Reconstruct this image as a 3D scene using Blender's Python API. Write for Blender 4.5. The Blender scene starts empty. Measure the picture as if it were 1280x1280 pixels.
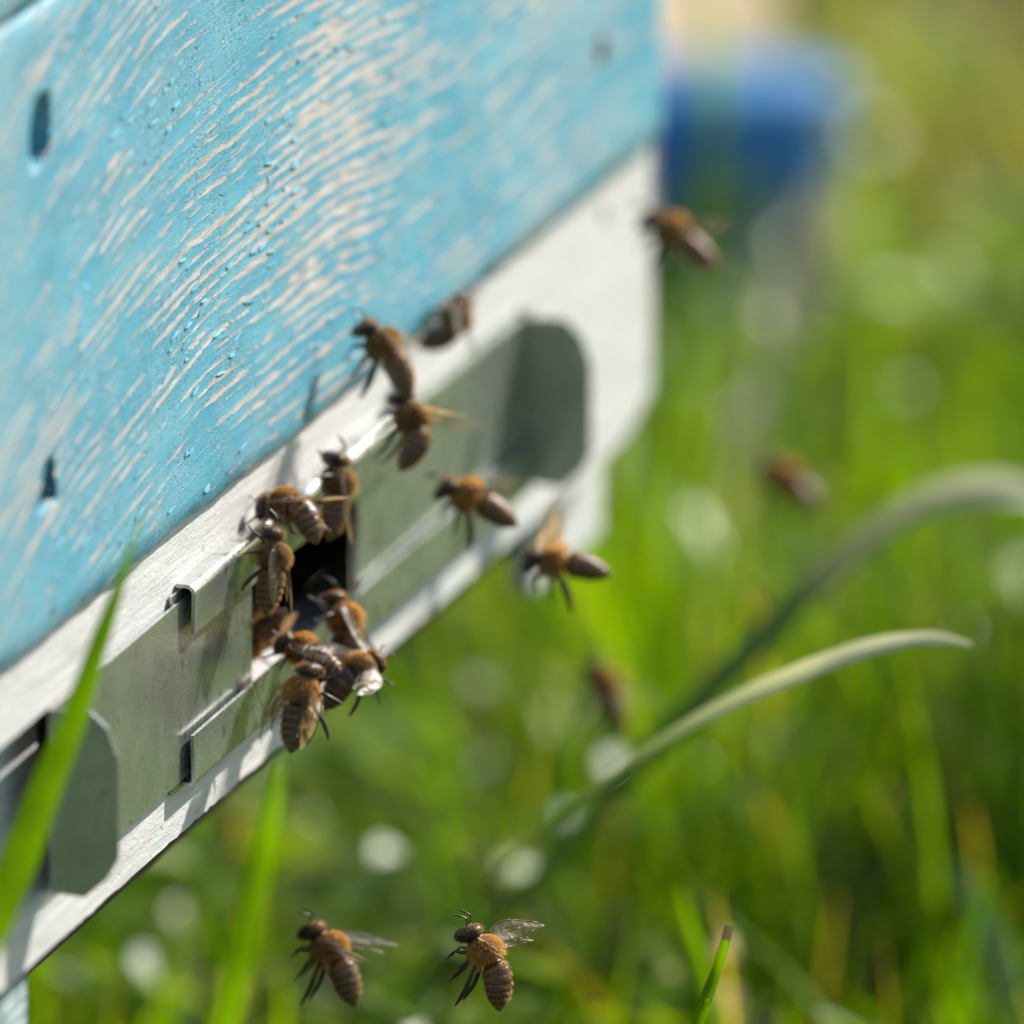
import bpy, bmesh, math, random
import numpy as np
from mathutils import Vector, Matrix, noise as mnoise

SC = bpy.context.scene
COL = SC.collection
rnd = random.Random(11)
rng = np.random.default_rng(7)

# ------------------------------------------------------------------ camera
# world: +X runs along the hive front (away from the camera), -Y is out of the
# hive front, +Z up, metres.  The ground is at z = GZ.
GZ = -0.05
FPX = 19780.0                      # focal length in photo pixels (1280 px wide)
TH, PH = math.radians(12.72), math.radians(14.1)
hd = Vector((math.cos(PH), math.sin(PH), 0))
FW = Vector((hd.x*math.cos(TH), hd.y*math.cos(TH), -math.sin(TH)))
RT = Vector((math.sin(PH), -math.cos(PH), 0))
UP = RT.cross(FW)
def ray(px, py):
    return FW + RT*((px-640)/FPX) - UP*((py-640)/FPX)
CAM = Vector((0, 0, 0.15)) - ray(218, 735)*2.3
def at(px, py, d):                 # photo pixel + distance -> point
    return CAM + ray(px, py)*d
def on_wall(px, py, y=0.0):        # photo pixel -> point on a plane parallel to the hive front
    r = ray(px, py)
    return CAM + r*((y-CAM.y)/r.y)

cd = bpy.data.cameras.new('camera')
cam = bpy.data.objects.new('camera', cd); COL.objects.link(cam)
cam.matrix_world = Matrix(((RT.x, UP.x, -FW.x, CAM.x), (RT.y, UP.y, -FW.y, CAM.y), (RT.z, UP.z, -FW.z, CAM.z), (0, 0, 0, 1)))
cd.sensor_width = 36; cd.lens = 36*FPX/1280
cd.clip_start = 0.05; cd.clip_end = 500
cd.dof.use_dof = True; cd.dof.focus_distance = 2.302
cd.dof.aperture_fstop = cd.lens/40.0
SC.camera = cam

# ------------------------------------------------------------------ sky and sun
SUN = Vector((5.4, -2.6, 4.1)).normalized()
W = bpy.data.worlds.new('World'); SC.world = W; W.use_nodes = True
wn = W.node_tree
bg = wn.nodes['Background']
sky = wn.nodes.new('ShaderNodeTexSky'); sky.sky_type = 'NISHITA'; sky.sun_disc = False
sky.sun_elevation = math.asin(SUN.z)
sky.sun_rotation = math.atan2(SUN.x, SUN.y)
wn.links.new(sky.outputs[0], bg.inputs[0]); bg.inputs[1].default_value = 0.085
sd = bpy.data.lights.new('sun', 'SUN'); sd.energy = 4.6; sd.angle = math.radians(0.53); sd.color = (1.0, 0.955, 0.88)
sun = bpy.data.objects.new('sun', sd); COL.objects.link(sun)
sun.rotation_euler = SUN.to_track_quat('Z', 'Y').to_euler()
SC.view_settings.view_transform = 'Standard'; SC.view_settings.look = 'None'
SC.view_settings.exposure = 0.82; SC.view_settings.gamma = 1.0
SC.view_settings.use_curve_mapping = False
SC.render.engine = 'CYCLES'
SC.cycles.use_denoising = True
SC.cycles.max_bounces = 6; SC.cycles.transparent_max_bounces = 10
SC.cycles.sample_clamp_indirect = 6

# ------------------------------------------------------------------ helpers
class G:
    """small node-graph helper"""
    def __init__(s, name):
        s.m = bpy.data.materials.new(name); s.m.use_nodes = True
        s.t = s.m.node_tree; s.n = s.t.nodes; s.b = s.n['Principled BSDF']; s.out = s.n['Material Output']
    def lk(s, v, sock):
        if isinstance(v, (int, float)): sock.default_value = v
        elif isinstance(v, (tuple, list)):
            sock.default_value = tuple(v) if len(v) == len(sock.default_value) else tuple(v)+(1,)
        else: s.t.links.new(v, sock)
    def math(s, op, a, b=0.0, c=0.0, clamp=False):
        x = s.n.new('ShaderNodeMath'); x.operation = op; x.use_clamp = clamp
        s.lk(a, x.inputs[0]); s.lk(b, x.inputs[1]); s.lk(c, x.inputs[2]); return x.outputs[0]
    def add(s, a, b): return s.math('ADD', a, b)
    def mul(s, a, b): return s.math('MULTIPLY', a, b)
    def sub(s, a, b): return s.math('SUBTRACT', a, b)
    def step(s, v, a, b, lo=0.0, hi=1.0):
        x = s.n.new('ShaderNodeMapRange'); x.interpolation_type = 'SMOOTHSTEP'
        s.lk(v, x.inputs[0]); s.lk(a, x.inputs[1]); s.lk(b, x.inputs[2]); s.lk(lo, x.inputs[3]); s.lk(hi, x.inputs[4]); return x.outputs[0]
    def xyz(s, x, y, z):
        c = s.n.new('ShaderNodeCombineXYZ'); s.lk(x, c.inputs[0]); s.lk(y, c.inputs[1]); s.lk(z, c.inputs[2]); return c.outputs[0]
    def pos_mm(s):
        tc = s.n.new('ShaderNodeTexCoord'); v = s.n.new('ShaderNodeVectorMath'); v.operation = 'SCALE'
        s.lk(tc.outputs['Object'], v.inputs[0]); v.inputs[3].default_value = 1000
        p = s.n.new('ShaderNodeSeparateXYZ'); s.lk(v.outputs[0], p.inputs[0])
        return v.outputs[0], p.outputs[0], p.outputs[1], p.outputs[2]
    def noise(s, vec, scale, detail=3.0, rough=0.55, out=0):
        x = s.n.new('ShaderNodeTexNoise'); s.lk(vec, x.inputs['Vector']); x.inputs['Scale'].default_value = scale
        x.inputs['Detail'].default_value = detail; x.inputs['Roughness'].default_value = rough; return x.outputs[out]
    def voro(s, vec, scale, feature='DISTANCE_TO_EDGE', out='Distance'):
        x = s.n.new('ShaderNodeTexVoronoi'); x.feature = feature; s.lk(vec, x.inputs['Vector']); x.inputs['Scale'].default_value = scale
        return x.outputs[out]
    def mix(s, f, a, b):
        x = s.n.new('ShaderNodeMix'); x.data_type = 'RGBA'
        s.lk(f, x.inputs[0]); s.lk(a, x.inputs[6]); s.lk(b, x.inputs[7]); return x.outputs[2]
    def bump(s, h, dist, strength=1.0):
        x = s.n.new('ShaderNodeBump'); s.lk(h, x.inputs['Height']); x.inputs['Distance'].default_value = dist
        x.inputs['Strength'].default_value = strength; return x.outputs[0]
    def set(s, **k):
        for a, v in k.items(): s.lk(v, s.b.inputs[a.replace('_', ' ')])
    def attr(s, name):
        x = s.n.new('ShaderNodeAttribute'); x.attribute_name = name; return x.outputs['Color']

def tag(o, label=None, cat=None, group=None, kind=None):
    if label: o['label'] = label
    if cat: o['category'] = cat
    if group: o['group'] = group
    if kind: o['kind'] = kind
    return o
def link(name, me, parent=None, mat=None):
    o = bpy.data.objects.new(name, me); COL.objects.link(o)
    if parent is not None: o.parent = parent
    if mat is not None:
        me.materials.clear()
        for q in (mat if isinstance(mat, (list, tuple)) else [mat]): me.materials.append(q)
    return o
def bm_obj(name, bm, mat, parent=None, smooth=False):
    bmesh.ops.recalc_face_normals(bm, faces=bm.faces)
    me = bpy.data.meshes.new(name); bm.to_mesh(me); bm.free()
    if smooth:
        for p in me.polygons: p.use_smooth = True
    return link(name, me, parent, mat)
def add_box(bm, x0, x1, y0, y1, z0, z1, bev=0.0, seg=2):
    r = bmesh.ops.create_cube(bm, size=1)
    for v in r['verts']:
        v.co = Vector(((x0+x1)/2+v.co.x*(x1-x0), (y0+y1)/2+v.co.y*(y1-y0), (z0+z1)/2+v.co.z*(z1-z0)))
    if bev:
        es = list({e for v in r['verts'] for e in v.link_edges})
        bmesh.ops.bevel(bm, geom=es, offset=bev, segments=seg, profile=0.6, affect='EDGES')
def add_prism(bm, poly, axis, a0, a1):
    """closed outline extruded along an axis; poly in the two other axes in xyz order"""
    def mk(p, a):
        if axis == 'x': return Vector((a, p[0], p[1]))
        if axis == 'y': return Vector((p[0], a, p[1]))
        return Vector((p[0], p[1], a))
    A = [bm.verts.new(mk(p, a0)) for p in poly]; B = [bm.verts.new(mk(p, a1)) for p in poly]
    bm.faces.new(A); bm.faces.new(B[::-1]); n = len(poly)
    for i in range(n): bm.faces.new((A[i], B[i], B[(i+1) % n], A[(i+1) % n]))
def add_tube(bm, pts, rad, n=6):
    pts = [Vector(p) for p in pts]; rings = []
    for i, p in enumerate(pts):
        t = (pts[min(i+1, len(pts)-1)]-pts[max(i-1, 0)]).normalized()
        a = t.orthogonal().normalized() if i == 0 else (rings_a - t*rings_a.dot(t)).normalized()
        rings_a = a; b = t.cross(a); r = rad[i] if isinstance(rad, (list, tuple)) else rad
        rings.append([bm.verts.new(p+(a*math.cos(2*math.pi*k/n)+b*math.sin(2*math.pi*k/n))*r) for k in range(n)])
    for A, B in zip(rings, rings[1:]):
        for k in range(n): bm.faces.new((A[k], A[(k+1) % n], B[(k+1) % n], B[k]))
    bm.faces.new(rings[0][::-1]); bm.faces.new(rings[-1])
mm = 0.001

# ------------------------------------------------------------------ materials
def mat_blue():
    g = G('flaking_blue_paint'); P, x, y, z = g.pos_mm()
    low = g.noise(g.xyz(g.mul(x, 0.35), y, z), 0.022, 2)
    dx = g.sub(x, 35.0); neg = g.math('MAXIMUM', g.math('MINIMUM', dx, 0.0), -150.0); pos = g.math('MINIMUM', g.math('MAXIMUM', dx, 0.0), 90.0)
    arc = g.add(g.mul(g.mul(neg, neg), 0.0011), g.mul(g.mul(pos, pos), 0.00035))
    gr = g.add(g.add(z, arc), g.mul(g.sub(low, 0.5), 6.0))
    V = g.xyz(g.mul(x, 0.040), y, gr)
    st = g.noise(V, 0.52, 4, 0.6)
    fine = g.noise(g.xyz(g.mul(x, 0.05), y, gr), 2.6, 3, 0.6)
    ph = g.noise(g.xyz(g.mul(x, 0.02), 0.0, g.mul(gr, 0.12)), 1.0, 2)
    wave = g.math('SINE', g.add(g.mul(gr, 2*math.pi/2.15), g.mul(ph, 9.0)))
    wave01 = g.add(g.mul(wave, 0.5), 0.5)
    V2 = g.n.new('ShaderNodeVectorMath'); V2.operation = 'MULTIPLY_ADD'
    g.lk(P, V2.inputs[0]); V2.inputs[1].default_value = (0.010, 0, 0.019); V2.inputs[2].default_value = (3.3, 0, 1.7)
    wear = g.noise(V2.outputs[0], 1.0, 2)
    # the middle of the board is the most weathered
    cx = g.mul(g.sub(x, 62.0), 1/95.0); cz = g.mul(g.sub(z, 206.0), 1/48.0)
    blob = g.math('EXPONENT', g.mul(g.add(g.mul(cx, cx), g.mul(cz, cz)), -1.0))
    edge = g.noise(g.xyz(g.mul(x, 0.45), y, z), 1.5, 4, 0.7)
    bits = g.noise(g.xyz(g.mul(x, 0.25), y, g.add(z, g.mul(arc, 1.0))), 0.45, 3, 0.6)
    v = g.add(g.add(g.mul(wave01, 0.27), g.mul(st, 0.95)), g.mul(wear, 0.62))
    v = g.add(g.add(v, g.mul(blob, 0.15)), g.add(g.mul(g.sub(edge, 0.5), 0.30), g.mul(g.sub(bits, 0.5), 0.60)))
    bare = g.step(v, 1.085, 1.12)
    flake = g.step(g.sub(v, 1.085), -0.045, 0.0)       # rim where the paint lifts
    crv = g.voro(g.xyz(g.mul(x, 0.32), y, g.add(z, g.mul(arc, 1.0))), 1.25)
    crk = g.mul(g.step(crv, 0.0, 0.05, 1.0, 0.0), g.step(g.noise(P, 0.08, 3), 0.43, 0.56))
    spk = g.mul(g.step(g.noise(g.xyz(g.mul(x, 0.4), y, z), 1.9, 3, 0.6), 0.585, 0.635), g.step(bits, 0.34, 0.5))
    tone = g.noise(g.xyz(g.mul(x, 0.3), y, z), 0.09, 4, 0.6)
    blue = g.mix(g.step(tone, 0.3, 0.75), (0.075, 0.36, 0.515), (0.165, 0.48, 0.615))
    fade = g.mul(g.step(g.noise(P, 0.035, 3), 0.50, 0.70), 0.45)
    fade = g.math('MAXIMUM', fade, g.mul(g.step(x, -62.0, -95.0), 0.35))
    blue = g.mix(fade, blue, (0.30, 0.49, 0.54))
    chalk = g.mul(g.step(g.noise(g.xyz(g.mul(x, 0.12), y, gr), 1.1, 4, 0.65), 0.52, 0.72), 0.18)
    blue = g.mix(chalk, blue, (0.42, 0.56, 0.60))
    blue = g.mix(g.mul(crk, 0.85), blue, (0.02, 0.10, 0.15))
    blue = g.mix(g.mul(spk, 0.65), blue, (0.03, 0.17, 0.25))
    wood = g.mix(g.step(fine, 0.35, 0.7), (0.43, 0.385, 0.35), (0.70, 0.665, 0.63))
    wood = g.mix(g.mul(g.step(wear, 0.55, 0.3), 0.35), wood, (0.34, 0.31, 0.28))
    col = g.mix(bare, blue, wood)
    h = g.add(g.mul(g.sub(1.0, bare), 0.95), g.mul(flake, 0.22))
    h = g.add(h, g.add(g.mul(st, 0.5), g.mul(fine, 0.22)))
    h = g.sub(h, g.mul(g.math('MAXIMUM', crk, spk), 0.28))
    h = g.add(h, g.mul(edge, 0.18))
    g.set(Base_Color=col, Roughness=g.step(bare, 0, 1, 0.42, 0.85), Normal=g.bump(h, 0.0003, 0.8))
    g.set(Specular_IOR_Level=0.4)
    return g.m
def mat_white():
    g = G('weathered_white_paint'); P, x, y, z = g.pos_mm()
    V = g.xyz(g.mul(x, 0.06), y, z)
    st = g.noise(V, 0.8, 4, 0.6); big = g.noise(P, 0.05, 3); fine = g.noise(g.xyz(g.mul(x, 0.3), y, z), 1.8, 4, 0.7)
    col = g.mix(g.step(st, 0.35, 0.7), (0.60, 0.575, 0.555), (0.76, 0.74, 0.72))
    col = g.mix(g.mul(g.step(big, 0.5, 0.68), 0.35), col, (0.56, 0.64, 0.67))
    bl = g.noise(g.xyz(g.mul(x, 0.25), y, z), 0.16, 3)
    col = g.mix(g.mul(g.step(bl, 0.60, 0.70), 0.5), col, (0.42, 0.62, 0.68))
    spot = g.step(g.noise(g.xyz(g.mul(x, 0.35), y, z), 0.6, 3, 0.6), 0.63, 0.72)
    col = g.mix(g.mul(spot, 0.6), col, (0.33, 0.31, 0.29))
    grime = g.mul(g.step(g.noise(g.xyz(g.mul(x, 0.15), y, z), 0.22, 5, 0.7), 0.50, 0.70), 0.40)
    col = g.mix(grime, col, (0.40, 0.385, 0.36))
    h = g.add(g.mul(st, 0.8), g.add(g.mul(fine, 0.7), g.mul(spot, -0.3)))
    g.set(Base_Color=col, Roughness=0.62, Normal=g.bump(h, 0.0003, 0.8)); return g.m
def mat_metal():
    g = G('galvanised_sheet'); P, x, y, z = g.pos_mm()
    n1 = g.noise(P, 0.10, 3); n2 = g.noise(P, 1.3, 3, 0.65)
    sp = g.voro(P, 0.16, 'F1', 'Color')
    col = g.mix(g.step(n1, 0.35, 0.7), (0.42, 0.45, 0.42), (0.50, 0.53, 0.50))
    smg = g.step(g.noise(g.xyz(g.mul(x, 0.5), y, z), 0.45, 4, 0.7), 0.58, 0.72)
    col = g.mix(g.mul(smg, 0.25), col, (0.36, 0.36, 0.34))
    scr = g.step(g.noise(g.xyz(g.mul(g.add(x, g.mul(z, 0.35)), 0.9), y, g.mul(g.sub(z, g.mul(x, 0.35)), 0.07)), 1.2, 2, 0.5), 0.70, 0.735)
    col = g.mix(g.mul(scr, 0.55), col, (0.85, 0.86, 0.84))
    ex = g.mul(g.sub(x, 68.0), 1/52.0); near = g.math('EXPONENT', g.mul(g.mul(ex, ex), -1.0))
    pro = g.mul(g.step(g.add(g.noise(P, 0.28, 4, 0.65), g.mul(near, 0.16)), 0.64, 0.72), 0.7)
    col = g.mix(pro, col, (0.15, 0.085, 0.04))
    rough = g.add(g.add(g.mul(n2, 0.10), g.mul(n1, 0.06)), 0.19)
    h = g.add(g.mul(n1, 0.8), g.mul(n2, 0.05))
    g.set(Base_Color=col, Metallic=0.80, Roughness=rough, Normal=g.bump(h, 0.0003, 0.35)); return g.m
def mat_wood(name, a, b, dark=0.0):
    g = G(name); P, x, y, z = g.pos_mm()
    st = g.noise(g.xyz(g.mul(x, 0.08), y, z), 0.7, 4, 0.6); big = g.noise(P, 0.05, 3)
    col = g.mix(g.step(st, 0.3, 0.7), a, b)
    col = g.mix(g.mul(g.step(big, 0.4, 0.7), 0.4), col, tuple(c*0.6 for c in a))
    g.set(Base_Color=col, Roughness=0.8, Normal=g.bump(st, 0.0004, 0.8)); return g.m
def mat_plain(name, col, rough=0.6, metal=0.0, var=0.25, scale=0.5):
    g = G(name); P, x, y, z = g.pos_mm()
    n = g.noise(P, scale, 4, 0.6)
    g.set(Base_Color=g.mix(g.step(n, 0.3, 0.7), tuple(c*(1-var) for c in col), tuple(min(1, c*(1+var)) for c in col)),
          Roughness=rough, Metallic=metal, Normal=g.bump(n, 0.0003, 0.4)); return g.m
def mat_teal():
    g = G('ribbed_teal_batten'); P, x, y, z = g.pos_mm()  # teal painted wood with fine grain lines
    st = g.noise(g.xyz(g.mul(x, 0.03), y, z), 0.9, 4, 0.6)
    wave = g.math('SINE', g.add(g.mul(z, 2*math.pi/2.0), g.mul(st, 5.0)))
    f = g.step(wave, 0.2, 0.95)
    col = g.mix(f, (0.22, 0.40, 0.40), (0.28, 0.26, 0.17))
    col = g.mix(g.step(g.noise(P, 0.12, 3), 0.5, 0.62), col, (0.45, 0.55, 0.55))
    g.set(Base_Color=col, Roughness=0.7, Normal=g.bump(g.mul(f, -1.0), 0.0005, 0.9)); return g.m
def mat_leaf(name, base=None, transl=0.56, rough=0.5, spec=0.05, tint=(1.75, 1.42, 0.10)):
    """leaf surface: diffuse front, light coming through from behind, waxy gloss; colour from the 'col' attribute unless given"""
    g = G(name); n = g.n
    c = g.attr('col') if base is None else None
    if c is None:
        P, x, y, z = g.pos_mm(); q = g.noise(P, 0.08, 3)
        c = g.mix(g.step(q, 0.3, 0.7), tuple(v*0.8 for v in base), tuple(v*1.2 for v in base))
    tr = n.new('ShaderNodeBsdfTranslucent'); mx = n.new('ShaderNodeMixShader'); mx.inputs[0].default_value = transl
    mu = n.new('ShaderNodeMix'); mu.data_type = 'RGBA'; mu.blend_type = 'MULTIPLY'; mu.inputs[0].default_value = 1
    g.lk(c, mu.inputs[6]); g.lk(tint, mu.inputs[7]); g.lk(mu.outputs[2], tr.inputs[0])
    g.set(Base_Color=c, Roughness=rough, Specular_IOR_Level=spec)
    g.lk(g.b.outputs[0], mx.inputs[1]); g.lk(tr.outputs[0], mx.inputs[2]); g.lk(mx.outputs[0], g.out.inputs[0]); return g.m
def mat_attr(name, rough=0.5, spec=0.5, bump=None):
    g = G(name); g.set(Base_Color=g.attr('col'), Roughness=rough, Specular_IOR_Level=spec)
    if bump:
        P, x, y, z = g.pos_mm(); g.set(Normal=g.bump(g.noise(P, bump, 3), 0.0001, 0.6))
    return g.m
def mat_wing():
    g = G('bee_wing_membrane'); n = g.n
    P, x, y, z = g.pos_mm()
    tp = n.new('ShaderNodeBsdfTransparent'); tp.inputs[0].default_value = (0.93, 0.88, 0.80, 1)
    tl = n.new('ShaderNodeBsdfTranslucent'); tl.inputs[0].default_value = (0.80, 0.52, 0.24, 1)
    gl = n.new('ShaderNodeBsdfGlossy'); gl.inputs['Roughness'].default_value = 0.38; gl.inputs[0].default_value = (0.9, 0.85, 0.8, 1)
    g.lk(g.bump(g.noise(P, 0.8, 3), 0.0002, 0.7), gl.inputs['Normal'])
    a = n.new('ShaderNodeMixShader'); a.inputs[0].default_value = 0.22; b = n.new('ShaderNodeMixShader'); b.inputs[0].default_value = 0.035
    g.lk(tp.outputs[0], a.inputs[1]); g.lk(tl.outputs[0], a.inputs[2]); g.lk(a.outputs[0], b.inputs[1]); g.lk(gl.outputs[0], b.inputs[2])
    g.lk(b.outputs[0], g.out.inputs[0]); return g.m
def mat_ground():
    g = G('soil_and_turf'); P, x, y, z = g.pos_mm()
    n = g.noise(P, 0.03, 5, 0.6); m2 = g.noise(P, 0.002, 4)
    col = g.mix(g.step(n, 0.35, 0.65), (0.035, 0.028, 0.014), (0.045, 0.075, 0.012))
    far = g.math('SQRT', g.add(g.mul(x, x), g.mul(y, y)))
    col = g.mix(g.step(far, 2600.0, 5200.0), col, g.mix(m2, (0.075, 0.14, 0.018), (0.13, 0.20, 0.035)))
    g.set(Base_Color=col, Roughness=0.9, Normal=g.bump(n, 0.02, 0.8)); return g.m

M = dict(blue=mat_blue(), white=mat_white(), metal=mat_metal(), teal=mat_teal(),
         sill=mat_wood('bare_entrance_wood', (0.20, 0.11, 0.075), (0.36, 0.22, 0.16)),
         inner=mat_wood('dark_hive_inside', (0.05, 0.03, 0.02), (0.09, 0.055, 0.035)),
         iron=mat_plain('rusty_iron', (0.05, 0.035, 0.03), 0.6, 0.7),
         holewood=mat_wood('darkened_hole_wood', (0.025, 0.016, 0.011), (0.06, 0.038, 0.026)),  # wood tone darkened so the holes read as deep shade
         stand=mat_wood('grey_stand_wood', (0.16, 0.13, 0.10), (0.26, 0.22, 0.18)),
         grass=mat_leaf('meadow_grass'), blade=mat_leaf('broad_green_blade', (0.12, 0.27, 0.006), 0.6, 0.5),
         drybl=mat_leaf('pale_drying_blade', (0.36, 0.39, 0.20), 0.4, 0.35, 0.5, (1.1, 1.05, 0.7)),
         dkbl=mat_leaf('grey_green_blade', (0.11, 0.20, 0.075), 0.25, 0.30, 0.8, (1.1, 1.1, 0.6)),
         gloss=mat_leaf('waxy_clover', None, 0.52, 0.36, 0.20),
         lit_dry=mat_leaf('lit_dry_blade', None, 0.45, 0.32, 0.6, (1.15, 1.1, 0.75)),  # blades with highlight and shade in their colour, tip partly dry
         straw=mat_leaf('dry_straw', (0.62, 0.56, 0.38), 0.5, 0.40, 0.5, (1.1, 1.0, 0.7)),
         stub=mat_leaf('brown_cut_end', (0.33, 0.19, 0.10), 0.2, 0.6, 0.4, (1, 1, 1)),
         ground=mat_ground(),
         body=mat_attr('bee_cuticle', 0.33, 0.6, 6.0), leg=mat_plain('bee_leg', (0.045, 0.022, 0.012), 0.4, 0, 0.3, 2.0),
         eye=mat_plain('bee_eye', (0.012, 0.009, 0.010), 0.18, 0, 0.2, 3.0), wing=mat_wing(),
         fur=mat_leaf('bee_fur', None, 0.5, 0.5, 0.4, (1.2, 0.95, 0.6)))
M['basefar'] = mat_plain('deep_blue_paint', (0.10, 0.30, 0.58), 0.5, 0, 0.25, 0.03)
M['tan'] = mat_wood('tan_boards', (0.50, 0.36, 0.22), (0.62, 0.47, 0.32))

# ------------------------------------------------------------------ ground
def ground():
    bm = bmesh.new()
    xs = [-250, -60, -20, -8, -4] + [x*0.1 for x in range(-30, 31)] + [4, 8, 20, 60, 250]
    V = [[bm.verts.new((x+0.4, y, GZ + (0.012*mnoise.noise(Vector((x*3.1, y*3.1, 0.3))) if abs(x) < 3.5 and abs(y) < 3.5 else 0))) for y in xs] for x in xs]
    for i in range(len(xs)-1):
        for j in range(len(xs)-1): bm.faces.new((V[i][j], V[i+1][j], V[i+1][j+1], V[i][j+1]))
    tag(bm_obj('ground', bm, M['ground'], None, True), 'dark soil and turf under the meadow grass', kind='structure')
ground()

# ------------------------------------------------------------------ the hive
hive = bpy.data.objects.new('beehive', None); COL.objects.link(hive)
hive.location = (0, 0, 0)
tag(hive, 'weathered beehive with flaking light blue front, white strip and metal entrance gate', 'beehive')
XL, XR = -161*mm, 295*mm
BO = -1.6*mm                        # blue face stands this far in front of the white strip
def plank(z0, z1, holes, seed):
    """front board: a fine grid with ragged edges, real thickness and drilled holes"""
    bm = bmesh.new(); st = 2.0*mm
    nx = int(round((XR-XL)/st)); nz = max(2, int(round((z1-z0)/st)))
    V = []
    for i in range(nx+1):
        row = []
        for j in range(nz+1):
            x = XL+(XR-XL)*i/nx; z = z0+(z1-z0)*j/nz
            yy = BO
            if j == 0:
                z += 0.9*mm*mnoise.noise(Vector((x*90, seed, 0)))+0.5*mm*mnoise.noise(Vector((x*400, seed, 3))); yy = BO+0.9*mm
            elif j == nz: z -= 0.4*mm*abs(mnoise.noise(Vector((x*200, seed, 9)))); yy = BO+0.35*mm
            elif j == nz-1: z = z1-0.8*mm
            elif j == 1: z = z0+(0.9+0.5*mnoise.noise(Vector((x*140, seed, 5))))*mm; yy = BO
            yy += 0.10*mm*mnoise.noise(Vector((x*60, z*300, seed)))
            row.append(bm.verts.new((x, yy, z)))
        V.append(row)
    fs = {}
    for i in range(nx):
        for j in range(nz): fs[i, j] = bm.faces.new((V[i][j], V[i+1][j], V[i+1][j+1], V[i][j+1]))
    for hx, hz, rx, rz, dep in holes:
        ci, cj = int(round((hx-XL)/(XR-XL)*nx)), int(round((hz-z0)/(z1-z0)*nz))
        k = max(1, int(math.ceil(rz/st)))
        blk = [fs[i, j] for i in range(ci-k, ci+k) for j in range(cj-k, cj+k) if (i, j) in fs]
        for f in blk: bm.faces.remove(f)
        ring = []
        for i in range(ci-k, ci+k): ring.append(V[i][cj-k])
        for j in range(cj-k, cj+k): ring.append(V[ci+k][j])
        for i in range(ci+k, ci-k, -1): ring.append(V[i][cj+k])
        for j in range(cj+k, cj-k, -1): ring.append(V[ci-k][j])
        for i in range(ci-k+1, ci+k):
            for j in range(cj-k+1, cj+k): bm.verts.remove(V[i][j])
        rim, bot = [], []
        for v in ring:
            a = math.atan2(v.co.z-hz, v.co.x-hx); q = 1+0.08*mnoise.noise(Vector((a*1.3, hz*99, 1)))
            if dep < 8*mm: q *= min(1.7, 0.90/math.cos(((a+0.5) % (2*math.pi/3))-math.pi/3))
            rim.append(bm.verts.new((hx+rx*q*math.cos(a), BO, hz+rz*q*math.sin(a))))
            bot.append(bm.verts.new((hx+rx*0.85*math.cos(a), BO+dep, hz+rz*0.85*math.sin(a))))
        n = len(ring); 
        for t in range(n):
            u = (t+1) % n
            bm.faces.new((ring[t], ring[u], rim[u], rim[t]))
            f = bm.faces.new((rim[t], rim[u], bot[u], bot[t])); f.material_index = 1
        f = bm.faces.new(bot); f.material_index = 1
    # thickness: sides and back
    yb = 21*mm
    loop = [V[i][0] for i in range(nx+1)]+[V[nx][j] for j in range(1, nz+1)]+[V[i][nz] for i in range(nx-1, -1, -1)]+[V[0][j] for j in range(nz-1, 0, -1)]
    back = [bm.verts.new((v.co.x, yb, v.co.z)) for v in loop]
    n = len(loop)
    for t in range(n): bm.faces.new((loop[t], loop[(t+1) % n], back[(t+1) % n], back[t]))
    bm.faces.new(back)
    o = bm_obj('plank', bm, [M['blue'], M['holewood']], hive)
    for p in o.data.polygons: p.use_smooth = abs(p.normal.y) > 0.8
    return o
p0 = plank(159.2*mm, 250.3*mm, [(-76*mm, 232.5*mm, 5.2*mm, 5.0*mm, 11*mm), (-72*mm, 181.5*mm, 4.2*mm, 3.4*mm, 5*mm)], 1.3)
p0['label'] = 'light blue board with worn grain stripes and a drilled hole'
p1 = plank(251.0*mm, 345*mm, [], 4.7)
# body behind the boards: sides, back, and a flat roof out of the frame
for b in ((XL, XL+20*mm, 21.2*mm, 430*mm), (XR-20*mm, XR, 21.2*mm, 430*mm), (XL+20.2*mm, XR-20.2*mm, 410*mm, 430*mm)):
    bm = bmesh.new(); add_box(bm, *b, 159*mm, 345*mm, 1*mm); bm_obj('side_board', bm, M['blue'], hive)
bm = bmesh.new(); add_box(bm, XL-15*mm, XR+15*mm, -8*mm, 445*mm, 345.4*mm, 372*mm, 2*mm); bm_obj('roof', bm, M['white'], hive)

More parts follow.
